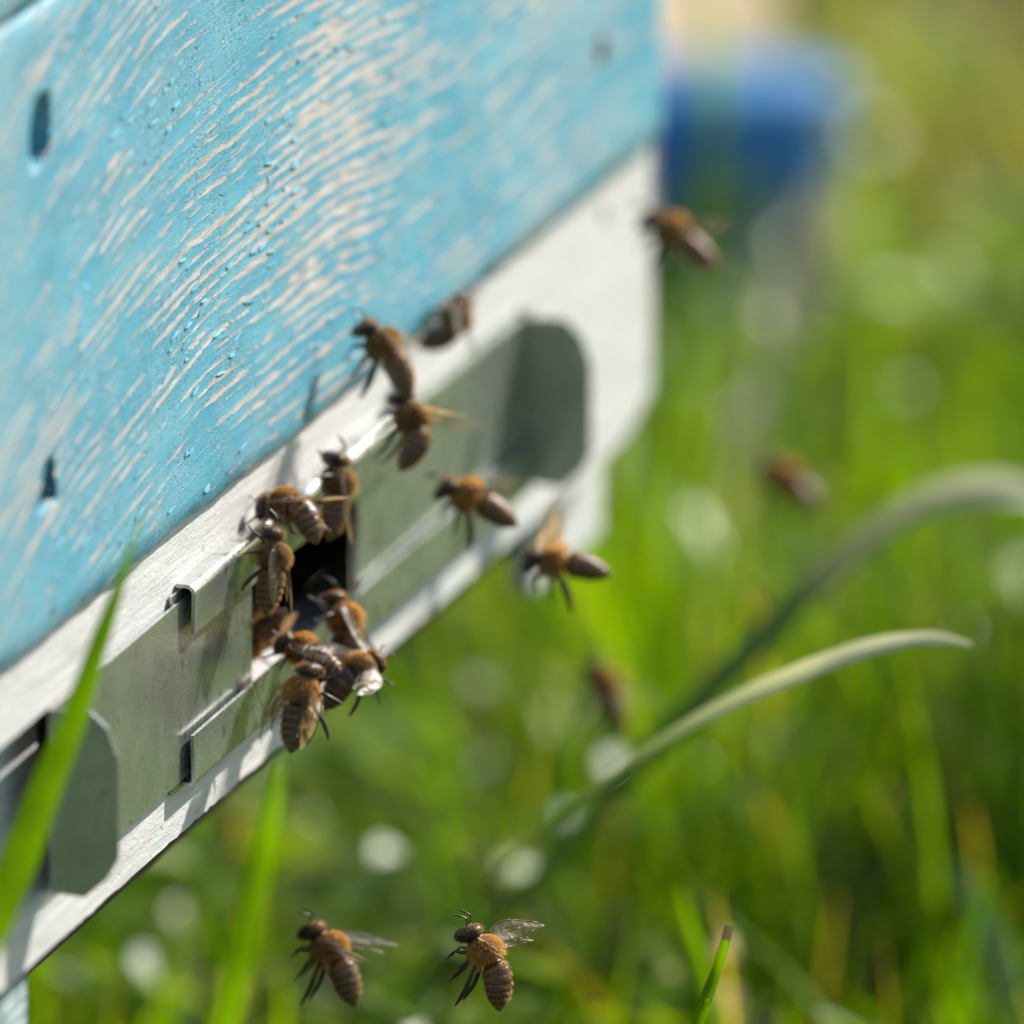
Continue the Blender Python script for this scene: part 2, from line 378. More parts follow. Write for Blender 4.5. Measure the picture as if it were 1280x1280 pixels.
# white strip with the entrance slot
S0, S1, Z0, Z1 = -122*mm, 214*mm, 122.0*mm, 147.6*mm
def white_strip():
    zb, zt = 112.6*mm, 159.0*mm; T = 12*mm
    bm = bmesh.new()
    # one outline with the slot cut out, made as a ring of quads with a shared inner loop
    def rag(x, k): return 0.25*mm*mnoise.noise(Vector((x*120, k, 2)))+0.25*mm*mnoise.noise(Vector((x*500, k, 7)))
    N = 220
    xs = [XL+(XR-XL)*i/N for i in range(N+1)]
    xs = sorted(set([round(x, 6) for x in xs if min(abs(x-S0), abs(x-S1)) > 0.0006]+[S0, S1]))
    def zbot(x):
        e = x-(XR-24*mm)
        return zb+rag(x, 1)+(4.6*mm*(max(0, e)/(24*mm))**1.6 if e > 0 else 0)
    grid = {}
    def vert(i, z, y):
        key = (i, round(z, 6), round(y, 6))
        if key not in grid: grid[key] = bm.verts.new((xs[i], y, z))
        return grid[key]
    for yy in (0.0, T):
        for i in range(len(xs)-1):
            a, b = xs[i], xs[i+1]
            inside = a >= S0-1e-9 and b <= S1+1e-9
            za, zb2 = zbot(a), zbot(b)
            if inside: levels = [((za, Z0), (zb2, Z0)), ((Z1, zt), (Z1, zt))]
            else: levels = [((za, Z0), (zb2, Z0)), ((Z0, Z1), (Z0, Z1)), ((Z1, zt), (Z1, zt))]
            for (l0, l1), (r0, r1) in levels:
                bm.faces.new((vert(i, l0, yy), vert(i+1, r0, yy), vert(i+1, r1, yy), vert(i, l1, yy)))
    for e in [e for e in bm.edges if len(e.link_faces) == 1 and e.verts[0].co.y < T/2 and e.verts[1].co.y < T/2]:
        A, B = e.verts
        def opp(v):
            i = min(range(len(xs)), key=lambda k: abs(xs[k]-v.co.x)); return grid[(i, round(v.co.z, 6), round(T, 6))]
        f = bm.faces.new((A, B, opp(B), opp(A)))
        zc = (A.co.z+B.co.z)/2
        if Z0-1e-6 <= zc <= Z1+1e-6 and S0-1e-6 <= (A.co.x+B.co.x)/2 <= S1+1e-6: f.material_index = 1
    o = bm_obj('white_strip', bm, [M['white'], M['sill']], hive)
    o['label'] = 'weathered white wooden strip around the entrance slot'
    return o
white_strip()
for x0, x1 in ((S0-20*mm, -56*mm), (204*mm, S1+20*mm)):
    bm = bmesh.new(); add_box(bm, max(x0, S0+0.2*mm), min(x1, S1-0.2*mm), 5*mm, 14*mm, Z0+0.2*mm, Z1-0.2*mm); bm_obj('slot_backing', bm, M['white'], hive)
# floor, ceiling frame and dark inside
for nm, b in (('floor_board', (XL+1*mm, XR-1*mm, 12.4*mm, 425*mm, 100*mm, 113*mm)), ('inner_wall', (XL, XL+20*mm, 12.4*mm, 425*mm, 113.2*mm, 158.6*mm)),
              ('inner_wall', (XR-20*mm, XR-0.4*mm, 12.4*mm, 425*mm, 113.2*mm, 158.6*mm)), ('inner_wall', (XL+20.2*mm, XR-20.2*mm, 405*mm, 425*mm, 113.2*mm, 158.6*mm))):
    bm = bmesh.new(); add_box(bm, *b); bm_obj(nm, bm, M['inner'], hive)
# battens under the floor and the stand
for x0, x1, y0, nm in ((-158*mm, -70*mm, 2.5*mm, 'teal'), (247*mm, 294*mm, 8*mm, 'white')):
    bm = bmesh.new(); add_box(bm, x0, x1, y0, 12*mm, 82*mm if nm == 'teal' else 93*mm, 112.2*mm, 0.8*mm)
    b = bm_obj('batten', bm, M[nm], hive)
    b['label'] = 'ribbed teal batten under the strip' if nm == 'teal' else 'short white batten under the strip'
for x in (-120*mm, 230*mm):
    bm = bmesh.new(); add_box(bm, x, x+50*mm, 190*mm, 420*mm, 84*mm, 99.6*mm, 1.5*mm); bm_obj('stand_beam', bm, M['stand'], hive)
    for y in (200*mm, 370*mm):
        bm = bmesh.new(); add_box(bm, x+4*mm, x+44*mm, y, y+40*mm, GZ-0.03, 83.6*mm, 2*mm); bm_obj('stand_leg', bm, M['stand'], hive)

# entrance gate: back sheet, folded rails, two sliding doors with bent grips
gate = bm_obj('entrance_gate', (lambda b: (add_box(b, -4*mm, 37.5*mm, -0.75*mm, -0.25*mm, 119.9*mm, 149.6*mm),
       b)[-1])(bmesh.new()), M['metal'], hive)
bm = bmesh.new(); add_box(bm, 99.5*mm, 206*mm, -0.75*mm, -0.25*mm, 119.9*mm, 149.6*mm); bm_obj('back_sheet', bm, M['metal'], gate)
gate['label'] = 'galvanised metal entrance gate with folded rails and sliding doors'
def rail(name, x0, x1, sections):
    """folded sheet: cross-section polyline (y, z) with 0.6 mm thickness, run along x"""
    bm = bmesh.new(); n = 48; t = 0.55*mm
    def off(pts):
        out = []
        for i, p in enumerate(pts):
            a = Vector(pts[max(i-1, 0)]); b = Vector(pts[min(i+1, len(pts)-1)])
            d = (b-a).normalized(); out.append((p[0]-d.y*t, p[1]+d.x*t))
        return out
    outer = sections; inner = off(sections); poly = outer+inner[::-1]; k = len(poly); R = []
    for i in range(n+1):
        x = x0+(x1-x0)*i/n; w = 0.12*mm*mnoise.noise(Vector((x*40, 3, x0*9))); w2 = 0.18*mm*mnoise.noise(Vector((x*70, 8, 1)))
        R.append([bm.verts.new((x, p[0]+w*(1 if p[0] < -1*mm else 0), p[1]+(w2 if p[0] < -2*mm else 0))) for p in poly])
    for A, B in zip(R, R[1:]):
        for q in range(k): bm.faces.new((A[q], A[(q+1) % k], B[(q+1) % k], B[q]))
    bm.faces.new(R[0]); bm.faces.new(R[-1][::-1])
    return bm_obj(name, bm, M['metal'], gate)
def fold(zt, zl, yo, r):            # upper rail: out of the wall, over a round fold, down to a lip
    pts = [(-0.2*mm, zt)]
    for k in range(0, 7):
        a = math.pi/2+math.pi/2*k/6; pts.append((yo+r+math.cos(a)*r, zt-r+math.sin(a)*r))
    pts.append((yo+0.15*mm, zl)); return pts
rail('upper_rail', 0, 120*mm, fold(150.6*mm, 143.3*mm, -3.15*mm, 1.5*mm))
lo = [(y, 120.4*mm+(150.6*mm-z0)) for (y, z0) in fold(150.6*mm, 142.9*mm, -3.0*mm, 1.0*mm)][::-1]
rail('lower_rail', 0, 203*mm, lo)
def door(x_edge, x_tab, prot, lean, label):
    y0, y1 = -1.5*mm, -0.95*mm; zb, zt = 121.7*mm, 148.4*mm
    bm = bmesh.new(); xa, xb = sorted((x_edge, x_tab))
    n = 40; R = []
    for i in range(n+1):
        x = xa+(xb-xa)*i/n; w = 0.10*mm*mnoise.noise(Vector((x*30, 5, xa*7)))
        R.append([bm.verts.new((x, y+w, z)) for y, z in ((y0, zb), (y0, zt), (y1, zt), (y1, zb))])
    for A, B in zip(R, R[1:]):
        for q in range(4): bm.faces.new((A[q], A[(q+1) % 4], B[(q+1) % 4], B[q]))
    bm.faces.new(R[0]); bm.faces.new(R[-1][::-1])
    d = bm_obj('sliding_door', bm, M['metal'], gate); d['label'] = label
    # grip: the end of the sheet bent out square to the wall, outer corners cut round
    bm = bmesh.new(); c = 4.6*mm; yo = y0-prot
    poly = [(y0+0.2*mm, zb+0.2*mm), (yo+c, zb-0.6*mm), (yo+c*0.35, zb+c*0.45), (yo, zb+c*1.1), (yo, zt-c*1.5), (yo+c*0.3, zt-c*0.6), (yo+c*0.8, zt-0.3*mm), (yo+c*1.2, zt), (y0+0.2*mm, zt)]
    add_prism(bm, poly, 'x', x_tab-0.6*mm, x_tab-0.02*mm)
    for v in bm.verts: v.co.x += (y0-v.co.y)*lean
    bmesh.ops.bevel(bm, geom=[e for e in bm.edges], offset=0.12*mm, segments=1, affect='EDGES')
    bm_obj('door_grip', bm, M['metal'], gate)
door(37.6*mm, -71.0*mm, 9.0*mm, 0.30, 'sliding door left open towards the white strip end, with bent grip')
door(99.6*mm, 203.4*mm, 10.8*mm, 0.06, 'sliding door beyond the dark opening, with shaded bent grip')
# nails in the boards
def nail(px, py, r, face, mat):
    p = on_wall(px, py, face)
    bm = bmesh.new(); bmesh.ops.create_uvsphere(bm, u_segments=12, v_segments=6, radius=r)
    for v in bm.verts: v.co = Vector((v.co.x, v.co.y*0.35, v.co.z))+Vector((p.x, face+0.1*mm, p.z))
    return bm_obj('nail', bm, mat, hive, True)
nail(752, 60, 2.6*mm, BO, M['iron']); nail(755, 268, 1.6*mm, 0.0, M['iron'])
# curled paint flakes: real chips standing off the board
def flakes():
    bm = bmesh.new(); n = 0
    while n < 170:
        x = rnd.uniform(-85, 150)*mm; z = rnd.uniform(161, 249)*mm
        if mnoise.noise(Vector((x*25, z*40, 2.2))) < -0.05: continue
        L = rnd.uniform(1.2, 6.0)*mm; H = rnd.uniform(0.25, 0.6)*mm; lift = rnd.uniform(0.05, 0.22)*mm
        sl = -0.0028*(min(0, x/mm-35)) - 0.0018*max(0, min(90, x/mm-35))
        a = math.atan(sl)+rnd.uniform(-0.15, 0.15); k = 4; row = []
        for i in range(k+1):
            u = i/k-0.5; e = 1-0.5*abs(u*2)**2+rnd.uniform(-0.12, 0.12)
            for w, q in ((0, 0.0), (1, 1.0)):
                dz = H*(w-0.2)*e; dxx = u*L
                X = x+dxx*math.cos(a)-dz*math.sin(a); Z = z+dxx*math.sin(a)+dz*math.cos(a)
                row.append((X, BO-0.14*mm-lift*(1-q)*e, Z))
        vs = [bm.verts.new(p) for p in row]; vb = [bm.verts.new((p[0], p[1]+0.09*mm, p[2])) for p in row]
        for i in range(k):
            A, B, Cc, D = vs[2*i], vs[2*i+2], vs[2*i+3], vs[2*i+1]
            bm.faces.new((A, B, Cc, D)); bm.faces.new((vb[2*i], vb[2*i+1], vb[2*i+3], vb[2*i+2]))
            bm.faces.new((vs[2*i], vb[2*i], vb[2*i+2], vs[2*i+2]))
        n += 1
    o = bm_obj('peeling_paint', bm, M['flake'], hive); o['kind'] = 'stuff'
M['flake'] = mat_plain('curled_blue_flake', (0.10, 0.37, 0.49), 0.75, 0, 0.2, 0.4)
flakes()

# ------------------------------------------------------------------ dirt path and low blue box behind
def path():
    bm = bmesh.new(); A = []
    for i in range(41):
        d = 3.30+i*0.05; r_ = 0.052+0.010*math.sin(d*9)
        row = []
        for k in range(9):
            l = -0.55+(r_+0.55)*k/8; p = Vector((CAM.x, CAM.y, 0))+hd*d+RT*l
            row.append(bm.verts.new((p.x, p.y, GZ+0.016+0.004*mnoise.noise(Vector((p.x*14, p.y*14, 1))))))
        A.append(row)
    for a, b in zip(A, A[1:]):
        for k in range(8): bm.faces.new((a[k], a[k+1], b[k+1], b[k]))
    tag(bm_obj('dirt_path', bm, M['path'], None, True), 'dry tan earth path behind the hive', kind='structure')
M['tub'] = mat_leaf('blue_plastic', (0.15, 0.44, 0.72), 0.55, 0.45, 0.4, (1.0, 1.1, 1.1))
M['path'] = mat_plain('dry_tan_earth', (0.46, 0.35, 0.22), 0.9, 0, 0.3, 0.02)
path()
far = bpy.data.objects.new('blue_tub', None); COL.objects.link(far)
tag(far, 'round deep blue plastic tub, out of focus, at the edge of the tan path', 'tub')
fc = at(915, 250, 3.30); far.location = (fc.x, fc.y, GZ)
fz = fc.z-GZ
def lathe(name, prof, mat, n=40):
    bm = bmesh.new(); R = [[bm.verts.new((r_*math.cos(2*math.pi*k/n), r_*math.sin(2*math.pi*k/n), z_)) for k in range(n)] for r_, z_ in prof]
    for a, b in zip(R, R[1:]):
        for k in range(n): bm.faces.new((a[k], a[(k+1) % n], b[(k+1) % n], b[k]))
    bm.faces.new(R[0][::-1]); bm.faces.new(R[-1]); return bm_obj(name, bm, mat, far, True)
TOP = fz+0.026
lathe('tub_wall', [(0.0175, -0.004), (0.018, 0.0), (0.0215, TOP-0.006), (0.022, TOP), (0.0206, TOP), (0.0200, TOP-0.006), (0.0165, 0.004), (0.002, 0.004)], M['tub'])
lathe('rim', [(0.0223, TOP-0.004), (0.0240, TOP-0.003), (0.0242, TOP-0.0005), (0.0223, TOP+0.0005)], M['tub'])

# ------------------------------------------------------------------ meadow
def colour_attr(me, cols):
    a = me.color_attributes.new('col', 'FLOAT_COLOR', 'POINT'); a.data.foreach_set('color', np.ascontiguousarray(cols, dtype=np.float32).ravel())
def blades(name, X, Y, H, Wd, bend, cols, mat, label, levels=5, tipw=0.1, parent=None):
    """many blades as one mesh: arrays, one ribbon of `levels` quads per blade"""
    n = len(X); az = rng.uniform(0, 2*math.pi, n); face = az+rng.normal(0, 0.5, n)+math.pi/2
    t = np.linspace(0, 1, levels+1)
    lean = bend[:, None]*t[None, :]**1.8
    hx = np.cos(az)[:, None]*lean*H[:, None]; hy = np.sin(az)[:, None]*lean*H[:, None]
    z = H[:, None]*(t[None, :]-0.28*np.minimum(bend, 1.6)[:, None]*t[None, :]**2.6)
    w = Wd[:, None]*((1-t[None, :])**0.55*(1-tipw)+tipw)*0.5
    co = np.empty((n, levels+1, 2, 3), np.float32)
    for k, s in ((0, -1), (1, 1)):
        co[:, :, k, 0] = X[:, None]+hx+s*w*np.cos(face)[:, None]
        co[:, :, k, 1] = Y[:, None]+hy+s*w*np.sin(face)[:, None]
        co[:, :, k, 2] = GZ-0.004+z
    base = (np.arange(n)*(levels+1)*2)[:, None]; l = np.arange(levels)[None, :]*2
    f = np.stack([base+l, base+l+1, base+l+3, base+l+2], -1).reshape(-1, 4)
    me = bpy.data.meshes.new(name)
    me.vertices.add(n*(levels+1)*2); me.vertices.foreach_set('co', co.ravel())
    me.loops.add(f.size); me.loops.foreach_set('vertex_index', f.ravel().astype(np.int32))
    me.polygons.add(len(f)); me.polygons.foreach_set('loop_start', (np.arange(len(f))*4).astype(np.int32))
    me.polygons.foreach_set('loop_total', np.full(len(f), 4, np.int32))
    me.update(calc_edges=True)
    c = np.repeat(cols[:, None, :], (levels+1)*2, 1); colour_attr(me, c.reshape(-1, 4))
    for p in me.polygons: p.use_smooth = True
    o = link(name, me, parent, mat); tag(o, label, 'grass', kind='stuff'); return o
def greens(n, dry=0.0):
    u = rng.random(n)[:, None]; v = rng.random(n)[:, None]
    a = np.array([0.035, 0.130, 0.001]); b = np.array([0.195, 0.365, 0.001]); c = np.array([0.060, 0.14, 0.020])
    col = a*(1-u)+b*u; col = np.where(v < 0.18, c*(0.7+0.7*u), col)
    d = rng.random(n)[:, None] < dry; col = np.where(d, np.array([0.40, 0.36, 0.20])*(0.6+0.6*u), col)
    return np.concatenate([col, np.ones((n, 1))], 1)
# dense part that the lens sees: a strip under and beyond the hive
def view_spots(n, d0, d1, half):
    d = rng.uniform(d0, d1, n); s = rng.uniform(-half, half, n)
    base = np.array(CAM[:2]); h = np.array([hd.x, hd.y]); r = np.array([RT.x, RT.y])
    p = base+h*d[:, None]+r*s[:, None]; return p[:, 0], p[:, 1]
def clump(X, Y, s=9.0, o=0.0):
    return np.array([mnoise.noise(Vector((x*s, y*s, o))) for x, y in zip(X, Y)])
def on_path(X, Y):
    dx, dy = X-CAM.x, Y-CAM.y; d = dx*hd.x+dy*hd.y; l = dx*RT.x+dy*RT.y
    return (d > 3.27) & (l < 0.052+0.010*np.sin(d*9)) & (l > -0.6)
def low_sight(X, Y, H, ylim):
    """keep the turf short enough that the tub and path stay in sight over it"""
    d = (X-CAM.x)*hd.x+(Y-CAM.y)*hd.y
    top = CAM.z-d*math.tan(TH)-d*(ylim-640)/FPX/math.cos(TH)**2
    return np.clip(np.minimum(H, top-GZ), 0.012, None)
X, Y = view_spots(38000, 2.15, 4.3, 0.42)
k = clump(X, Y); keep = k+rng.normal(0, 0.22, len(k)) > -0.06
under = (X > XL+0.02) & (X < XR-0.03) & (Y > 0.01) & (Y < 0.43)
keep &= ~under | (rng.random(len(k)) < 0.15)
keep &= ~on_path(X, Y)
X, Y, k = X[keep], Y[keep], k[keep]
n = len(X); H = low_sight(X, Y, np.clip(0.055+0.035*k+rng.normal(0, 0.014, n), 0.02, 0.115), rng.uniform(235, 420, n))
blades('meadow_grass', X, Y, H, rng.uniform(0.0016, 0.0042, n), np.abs(rng.normal(0.45, 0.35, n)), greens(n, 0.05), M['grass'], 'short lush meadow grass around and under the hive')
X = rng.uniform(-3.6, 4.6, 45000); Y = rng.uniform(-4.2, 3.6, 45000); q = ~on_path(X, Y) & ~((X > XL) & (X < XR) & (Y > 0) & (Y < 0.43)); X, Y = X[q], Y[q]; n = len(X)
blades('outer_grass', X, Y, np.clip(rng.normal(0.06, 0.02, n), 0.02, 0.12), rng.uniform(0.004, 0.009, n), np.abs(rng.normal(0.6, 0.4, n)), greens(n, 0.05), M['grass'], 'meadow grass spreading around the hive', 3)
X, Y = view_spots(2200, 2.45, 4.2, 0.3); q = ~on_path(X, Y); X, Y = X[q], Y[q]; n = len(X)
blades('straw_litter', X, Y, rng.uniform(0.03, 0.11, n), rng.uniform(0.0012, 0.003, n), rng.uniform(0.5, 2.2, n), greens(n, 1.0), M['grass'], 'pale dry straw bits among the grass')
# finer, taller grass in the open beside the hive, nearer to the plane of focus
def tall_spots(n, d0, d1, l0, l1):
    d = rng.uniform(d0, d1, n); l = rng.uniform(l0, l1, n)
    return CAM.x+hd.x*d+RT.x*l, CAM.y+hd.y*d+RT.y*l
X1, Y1 = tall_spots(1500, 2.60, 3.05, -0.01, 0.16); X2, Y2 = tall_spots(420, 2.46, 2.62, 0.0, 0.15)
H1 = rng.uniform(0.07, 0.165, 1500); H2 = rng.uniform(0.05, 0.105, 420)
X, Y, H = np.concatenate([X1, X2]), np.concatenate([Y1, Y2]), np.concatenate([H1, H2])
q = clump(X, Y, 14.0, 3.0)+rng.normal(0, 0.15, len(X)) > -0.02; X, Y, H = X[q], Y[q], H[q]; n = len(X); H = low_sight(X, Y, H, rng.uniform(330, 760, n))
blades('tall_grass', X, Y, H, rng.uniform(0.0010, 0.0028, n), np.abs(rng.normal(0.35, 0.3, n)), greens(n, 0.10), M['grass'], 'fine taller meadow grass in the open beside the hive', 7)
n = 90; X, Y = tall_spots(n, 2.70, 2.86, 0.132, 0.19)
blades('shade_grass', X, Y, rng.uniform(0.15, 0.28, n), rng.uniform(0.004, 0.007, n), np.abs(rng.normal(0.12, 0.10, n)), greens(n, 0.05), M['grass'], 'tall loose grass stand added out of frame to shade the turf', 6)  # unseen stand, added to throw shadows on the turf in view
# low broad-leaved plants (three leaflets each) among the grass
def clover(n):
    X, Y = view_spots(n, 2.3, 4.2, 0.4); V = []; F = []; Cc = []
    ks = clump(X, Y, 7.0, 5.0)
    for x, y, q in zip(X, Y, ks):
        if q < -0.05 or on_path(np.array([x]), np.array([y]))[0] or (XL < x < XR and 0.03 < y < 0.43): continue
        h = rnd.uniform(0.025, 0.075); h = float(low_sight(np.array([x]), np.array([y]), np.array([h]), rnd.uniform(240, 420))[0]); r = rnd.uniform(0.005, 0.011); a0 = rnd.uniform(0, 6.28)
        u = rnd.random(); c = (0.09+0.10*u, 0.19+0.13*u, 0.001, 1)
        tx, ty = rnd.uniform(-0.5, 0.5), rnd.uniform(-0.5, 0.5)
        for j in range(3):
            a = a0+j*2.094; b = len(V)
            pts = [(0, 0), (0.45, -0.38), (0.95, -0.42), (1.15, 0), (0.95, 0.42), (0.45, 0.38)]
            for pu, pv in pts:
                dx = (pu*math.cos(a)-pv*math.sin(a))*r; dy = (pu*math.sin(a)+pv*math.cos(a))*r
                V.append((x+dx, y+dy, GZ+h+dx*tx+dy*ty+abs(pv)*r*0.35)); Cc.append(c)
            F += [(b, b+1, b+2, b+3), (b, b+3, b+4, b+5)]
        b = len(V); w = 0.0006
        V += [(x-w, y, GZ), (x+w, y, GZ), (x+w, y, GZ+h), (x-w, y, GZ+h)]; Cc += [c]*4; F.append((b, b+1, b+2, b+3))
    me = bpy.data.meshes.new('clover'); me.from_pydata(V, [], F); colour_attr(me, np.array(Cc))
    o = link('clover', me, None, M['gloss']); tag(o, 'low three-leaved clover mixed through the grass', 'clover', kind='stuff')
clover(9000)

# single blades and straws that can be told apart
def blade(name, label, pts, mat, cat='grass', group=None, root=True, tip_mat=None, twist=0.0, fold_=0.22, cols=None):
    """pts: (px, py, distance, width in mm) from the tip to the lowest point seen; continues to its root in the ground"""
    P = [(at(a, b, d), w*mm) for a, b, d, w in pts]
    if root:
        q = P[-1][0]; t = (P[-1][0]-P[-2][0]).normalized(); h = q.z-GZ
        t.z = min(t.z, -0.45); t.normalize()
        m1 = q+t*min(h*0.5, 0.05); m1.z = max(m1.z, GZ+0.01)
        P += [(m1, P[-1][1]), (Vector((m1.x+t.x*0.02, m1.y+t.y*0.02, GZ-0.01)), P[-1][1]*0.8)]
    # smooth the path
    Q = []
    for i in range(len(P)-1):
        a = P[max(i-1, 0)][0]; b = P[i][0]; c = P[i+1][0]; d = P[min(i+2, len(P)-1)][0]
        for s in range(6):
            u = s/6; v = 0.5*((2*b)+(c-a)*u+(2*a-5*b+4*c-d)*u*u+(3*b-a-3*c+d)*u**3)
            Q.append((v, P[i][1]*(1-u)+P[i+1][1]*u))
    Q.append(P[-1])
    bm = bmesh.new(); R = []; L = len(Q)
    for i, (p, w) in enumerate(Q):
        t = (Q[min(i+1, L-1)][0]-Q[max(i-1, 0)][0]).normalized()
        nrm = (-FW+UP*0.5); nrm = (nrm-t*nrm.dot(t)).normalized()
        nrm = Matrix.Rotation(twist*(1-i/L)+0.15*math.sin(i*0.3), 3, t) @ nrm
        s = t.cross(nrm); w = w*(1+0.10*mnoise.noise(Vector((i*0.35, pts[0][0]*0.1, 0))))
        R.append([bm.verts.new(p+s*w*q-nrm*w*fold_*(1-abs(q)*2)) for q in (0.5, 0.27, 0.0, -0.27, -0.5)])
    for A, B in zip(R, R[1:]):
        for q in range(4): bm.faces.new((A[q], A[q+1], B[q+1], B[q]))
    o = bm_obj(name, bm, mat, None, True)
    if cols:                        # painted tones along the leaf: bright highlight and shaded underside, partly dry tip
        K = np.array([(*c, 1.0) for c in cols]); t = np.linspace(0, len(cols)-1, L)
        C4 = np.stack([np.interp(t, range(len(cols)), K[:, q]) for q in range(4)], 1)
        colour_attr(o.data, np.repeat(C4, 5, 0))
    if tip_mat is not None:
        o.data.materials.append(tip_mat)
        for p in o.data.polygons[:4*5]: p.material_index = 1
    return tag(o, label, cat, group)
blade('grass_shoot', 'bright green grass blade leaning across the left sliding door grip and strip',
      [(182, 625, 2.20, 0.15), (168, 672, 2.198, 0.6), (148, 735, 2.195, 1.5), (120, 815, 2.19, 2.7), (90, 905, 2.185, 3.9), (55, 990, 2.18, 4.8), (18, 1090, 2.175, 5.3), (-25, 1190, 2.17, 5.4)], M['blade'])
blade('grass_shoot', 'straight green grass blade standing under the lower edge of the white strip',
      [(349, 950, 2.142, 0.6), (342, 1000, 2.140, 2.2), (326, 1080, 2.138, 3.4), (305, 1170, 2.135, 3.9), (285, 1260, 2.132, 4.2), (268, 1330, 2.13, 4.2)], M['blade'])
blade('grass_shoot', 'long arching grass blade with pale cream drooping tip among green grass',
      [(1214, 806, 2.40, 0.6), (1165, 797, 2.40, 2.1), (1090, 808, 2.40, 2.8), (1000, 840, 2.40, 3.1), (900, 884, 2.41, 3.3), (800, 944, 2.43, 3.5), (700, 1020, 2.47, 3.5), (610, 1100, 2.52, 3.4), (520, 1200, 2.56, 3.2), (470, 1280, 2.58, 3.0)], M['lit_dry'], cols=[(0.66, 0.64, 0.48), (0.72, 0.70, 0.54), (0.46, 0.49, 0.33), (0.22, 0.29, 0.15), (0.075, 0.14, 0.035), (0.05, 0.11, 0.015), (0.05, 0.11, 0.01), (0.05, 0.11, 0.01)])  # cream tip is partly dry, partly a highlight put into the colour
blade('grass_shoot', 'wide dark grey-green blade arching over the pale drooping one',
      [(1390, 690, 2.60, 4.5), (1330, 640, 2.60, 5.4), (1270, 612, 2.60, 6.0), (1200, 612, 2.60, 6.2), (1130, 640, 2.60, 6.0), (1040, 710, 2.60, 5.8), (950, 800, 2.60, 5.4), (860, 890, 2.60, 4.8), (770, 985, 2.60, 4.2), (680, 1090, 2.60, 3.6)], M['lit_dry'], twist=0.3, cols=[(0.75, 0.72, 0.56), (0.80, 0.78, 0.62), (0.40, 0.42, 0.28), (0.035, 0.075, 0.015), (0.025, 0.065, 0.008), (0.035, 0.08, 0.01), (0.035, 0.08, 0.01)])  # pale bend is a painted highlight, dark stem a painted shaded underside
blade('snapped_stem', 'thin sharp green stalk with a brown snapped-off tip',
      [(911, 1158, 2.325, 1.2), (906, 1180, 2.325, 1.4), (897, 1210, 2.325, 1.6), (884, 1245, 2.323, 1.8), (866, 1295, 2.32, 2.0)], M['blade'], 'grass', tip_mat=M['stub'], fold_=0.4)
SG = 'pale straws in the grass'
blade('straw', 'thick pale straw standing before the round blue tub', [(1035, 225, 3.0, 6.0), (1012, 310, 2.99, 10.5), (988, 390, 2.98, 10.5), (972, 440, 2.975, 5.0)], M['straw'], 'straw', SG)
blade('straw', 'blurred pale straw close behind the thin snapped stalk', [(905, 1165, 2.60, 1.5), (909, 1215, 2.60, 4.2), (911, 1260, 2.60, 4.6), (914, 1320, 2.60, 4.8)], M['straw'], 'straw', SG)
blade('straw', 'faint grey straw between the hovering bee and the snapped stalk', [(840, 1170, 2.62, 1.0), (838, 1215, 2.62, 2.4), (828, 1265, 2.62, 2.8), (818, 1330, 2.62, 3)], M['straw'], 'straw', SG)
blade('grass_shoot', 'pale green blade slanting down beside the pale fallen leaf', [(1195, 1075, 2.63, 0.8), (1222, 1130, 2.63, 4.0), (1255, 1195, 2.63, 4.6), (1300, 1290, 2.63, 4.8)], M['dkbl'])
blade('grass_shoot', 'upright dark blade crossing in front of the blue tub', [(872, -60, 2.95, 1.0), (888, 40, 2.95, 2.2), (896, 130, 2.95, 2.8), (888, 220, 2.94, 2.8), (868, 320, 2.93, 2.8)], M['blade'])
blade('grass_shoot', 'thin yellow-green blade leaning behind the snapped stalk', [(850, 1110, 2.52, 0.5), (862, 1160, 2.52, 1.8), (880, 1220, 2.52, 2.2), (895, 1300, 2.52, 2.2)], M['blade'])

# ------------------------------------------------------------------ bees
def lerp_profile(tab, s):
    for (a, *A), (b, *B) in zip(tab, tab[1:]):
        if a <= s <= b or (s < a == tab[0][0]):
            u = (s-a)/(b-a); u = u*u*(3-2*u)*0.4+u*0.6
            return [p+(q-p)*u for p, q in zip(A, B)]
    return list(tab[-1][1:])
PROF = [(-6.9, 0.10, 0.10, 0), (-6.5, 0.55, 0.52, 0), (-5.8, 1.12, 1.06, 0), (-4.8, 1.62, 1.54, 0), (-3.6, 1.92, 1.82, 0), (-2.4, 2.02, 1.94, 0), (-1.2, 1.98, 1.92, 0),
        (-0.5, 1.75, 1.72, 0), (-0.08, 1.25, 1.25, 0), (0.2, 1.25, 1.28, 0), (0.6, 1.65, 1.65, 0.05), (1.3, 2.02, 2.0, 0.1), (2.2, 2.15, 2.15, 0.12), (3.1, 1.95, 1.92, 0.05), (3.7, 1.5, 1.5, -0.1),
        (4.0, 1.2, 1.2, -0.2), (4.2, 1.25, 1.3, -0.25), (4.5, 1.65, 1.6, -0.35), (4.9, 1.9, 1.85, -0.5), (5.35, 1.78, 1.95, -0.7), (5.8, 1.35, 1.7, -0.95), (6.2, 0.8, 1.15, -1.2), (6.45, 0.1, 0.2, -1.35)]
def body_frame(s, flex):
    """centre line: the abdomen (s < 0) bends down by `flex` radians along its length"""
    if s >= 0: return Vector((s, 0, 0)), 0.0
    a = flex*min(1, -s/3.0); x, z, N = 0.0, 0.0, 12
    for i in range(N):
        q = s*(i+0.5)/N; b = flex*min(1, -q/3.0)
        x += s/N*math.cos(b); z += s/N*math.sin(b)
    return Vector((x, 0, z)), a
SEGS = [-0.9, -2.1, -3.2, -4.25, -5.2, -6.0]
